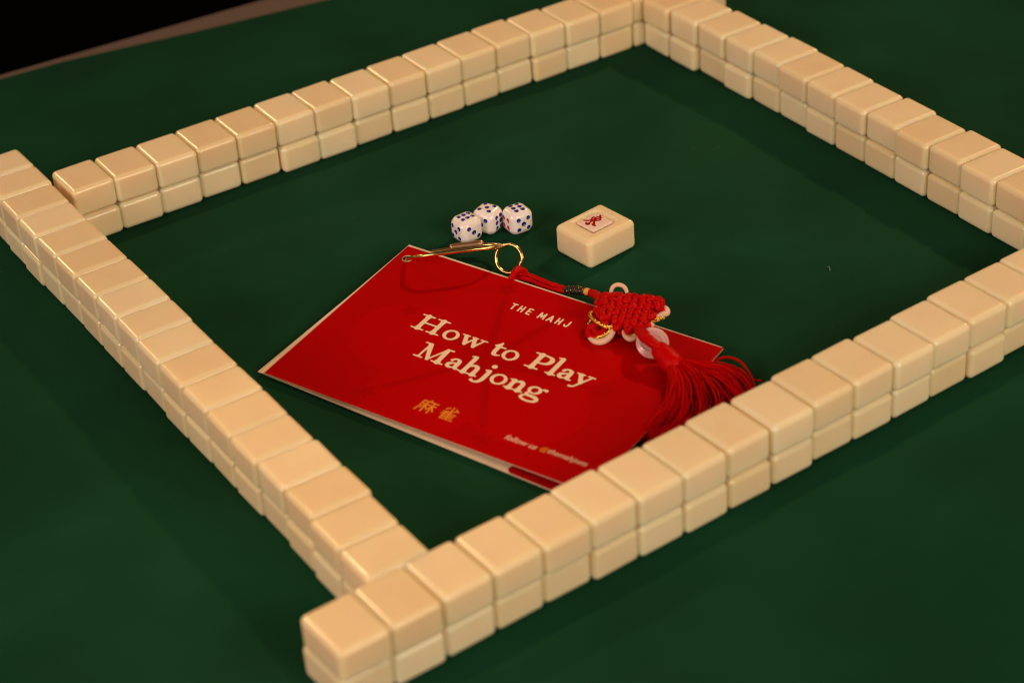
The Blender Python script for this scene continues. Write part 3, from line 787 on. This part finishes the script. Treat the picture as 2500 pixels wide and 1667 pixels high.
gold([(12.888, -21.866, 1.050), (12.663, -21.783, 1.100), (12.371, -21.983, 1.150), (12.237, -22.393, 1.200), (12.200, -22.878, 1.250), (12.271, -23.267, 1.250), (12.475, -23.375, 1.200), (12.722, -23.270, 1.150)], .07)
gold([(12.699, -22.036, 1.000), (12.492, -22.080, 1.000), (12.342, -22.071, 0.950), (12.145, -22.191, 0.900)], .05)
gold([(11.842, -23.199, 0.820), (12.039, -23.292, 0.850), (12.289, -23.342, 0.920), (12.523, -23.328, 1.050)], .06)
gold([(12.949, -23.796, 1.050), (12.911, -23.997, 1.000), (12.992, -24.185, 1.000), (13.175, -24.266, 1.050)], .06)
gold([(14.287, -23.895, 1.100), (14.444, -23.980, 1.100), (14.680, -23.989, 1.050), (14.864, -24.039, 1.000)], .06)
gold([(14.279, -23.901, 1.000), (14.481, -23.925, 0.950), (14.678, -23.958, 0.950)], .05)

# pierced glass disc with carved swirls, cord across it
dc = Vector((13.328, -25.269, 1.000)); dn_ = (vdir*.80+Vector((0, 0, 1))*.35).normalized()
d1 = (rt2-dn_*rt2.dot(dn_)).normalized(); d2 = dn_.cross(d1)
NR, NS = 22, 72; v = []; f = []
for i in range(NR):
    t = 2*math.pi*i/NR
    for k in range(NS):
        a = 2*math.pi*k/NS
        rr = .44+.27*math.cos(t); zz = .19*math.sin(t)
        if zz > 0: zz *= 1+.42*math.cos((rr-.44)/.27*8.0+a)
        v.append(dc+(d1*math.cos(a)+d2*math.sin(a))*rr+dn_*zz-KOFF)
for i in range(NR):
    for k in range(NS):
        j, l = (i+1) % NR, (k+1) % NS
        f.append((i*NS+k, i*NS+l, j*NS+l, j*NS+k))
mesh_obj('glass_disc', v, f, M_JADE, charm)
mb = MB()
for pts in ([(13.216, -24.399, 1.250), (12.832, -25.200, 1.550), (12.812, -25.667, 1.550), (12.875, -26.102, 1.500), (13.074, -26.318, 1.300)], [(13.374, -24.389, 1.200), (13.027, -25.139, 1.500), (12.883, -25.804, 1.550), (12.944, -26.181, 1.450), (13.133, -26.326, 1.300)]):
    mb.tube(loc(catmull(pts, 8)), .20, 10, False, 0, 55, 2, .15)
mb.build('cord', M_CORD, charm)
mb = MB(); hp = catmull([(13.097, -25.908, 1.200), (13.046, -26.265, 1.200), (13.066, -26.583, 1.150), (13.066, -26.867, 1.050), (13.075, -27.079, 0.950)], 4)
mb.tube(loc(hp), [.24, .31, .36, .39, .41, .42, .43, .43, .43, .44, .45, .46, .47, .47, .48, .48, .48], 22, False, 0, 0, 11, .05)
mb.tube(loc(catmull([(13.085, -26.453, 1.450), (13.090, -26.734, 1.450), (13.145, -27.001, 1.380)], 6)), .05, 6)
mb.build('tassel_head', M_CORD, charm)
guides = [
 [(13.073, -26.746, 1.150), (12.378, -27.884, 0.850), (11.396, -29.007, 0.550), (10.247, -29.523, 0.300), (9.363, -29.304, 0.120)],
 [(13.127, -26.789, 1.150), (12.629, -28.176, 0.900), (11.631, -29.475, 0.500), (10.542, -30.016, 0.200), (9.530, -30.115, 0.100)],
 [(13.144, -26.881, 1.150), (13.136, -28.297, 0.850), (12.687, -29.482, 0.450), (11.785, -30.314, 0.180), (10.661, -30.902, 0.100)],
 [(13.204, -26.914, 1.100), (13.692, -27.994, 0.800), (13.851, -29.091, 0.450), (13.326, -30.031, 0.160), (12.114, -30.977, 0.100)],
 [(13.264, -26.947, 1.050), (14.049, -27.813, 0.800), (14.766, -28.648, 0.480), (14.632, -29.829, 0.200), (13.977, -30.996, 0.100)],
 [(13.341, -26.900, 0.950), (14.291, -27.780, 0.720), (15.115, -28.484, 0.450), (15.084, -29.619, 0.200), (14.474, -30.836, 0.100)]]
guides = [[Vector(p) for p in g] for g in guides]
def guide_at(t):
    i = min(int(t), len(guides)-2); w = t-i
    return [guides[i][k]*(1-w)+guides[i+1][k]*w for k in range(5)]
mb = MB()
for c_ in range(46):                       # clumps of fine threads, each clump with its own wander
    t = random.choice([random.uniform(0, 1.5), random.uniform(.2, 2.4), random.uniform(0, 5), random.uniform(3.7, 5), random.uniform(1, 4)])
    G = guide_at(min(t, 4.999)); ph = random.uniform(0, 6.28); amp = random.uniform(.08, .34); fr = random.uniform(4, 9)
    cj = Vector((random.uniform(-.26, .26), random.uniform(-.26, .26), random.uniform(-.20, .30)))
    P0 = catmull(G, 9)
    for s_ in range(random.randint(7, 14)):
        L = random.uniform(.78, 1.0); P = P0[:max(10, int(len(P0)*L))]; n = len(P)
        tj = Vector((random.gauss(0, .075), random.gauss(0, .075), random.gauss(0, .06))); p2 = random.uniform(0, 6.28); a2 = random.uniform(.02, .13)
        Q = []
        for i, p in enumerate(P):
            k = i/(len(P0)-1)
            w = Vector((math.sin(ph+k*fr), math.cos(ph*1.7+k*fr*.8), .7*math.sin(ph*2.3+k*fr)))*amp*(k**.8)
            w += Vector((math.sin(p2+k*13), math.cos(p2+k*11), math.sin(p2*2+k*15)))*a2*k
            q_ = p+cj*(.3+.8*k)+tj*(.6+1.1*k)+w
            q_.z = max(q_.z, .05); Q.append(q_)
        mb.tube(loc(Q), random.uniform(.014, .030), 5)
for pts in ([(15.115, -27.195, 0.350), (15.581, -27.533, 0.500), (15.797, -28.181, 0.500), (15.595, -29.148, 0.350), (15.284, -29.779, 0.200), (14.749, -30.495, 0.100)],
            [(15.391, -29.019, 0.200), (15.622, -29.279, 0.220), (15.813, -29.506, 0.250)],
            [(13.199, -27.085, 0.900), (13.851, -28.207, 0.700), (13.984, -29.197, 0.450), (13.687, -30.389, 0.200)],
            [(13.162, -27.134, 0.900), (14.118, -28.421, 0.700), (14.290, -29.441, 0.450), (13.925, -30.578, 0.200)]):
    mb.tube(loc(catmull(pts, 7)), .055, 6)
mb.build('tassel_fringe', M_THREAD, charm)

# one curled fibre of lint on the cloth
mb = MB(); lo = Vector((24.064, -24.254, 0.050))
mb.tube([Vector(p)-lo for p in catmull([(24.124, -24.099, 0.040), (24.126, -24.209, 0.070), (24.038, -24.341, 0.080), (23.965, -24.426, 0.040)], 5)], .018, 5)
li = mb.build('lint_fibre', M_LINT); li.location = lo*S
tag(li, 'tiny pale curl of lint on the bare green cloth right of the lone tile', 'lint')
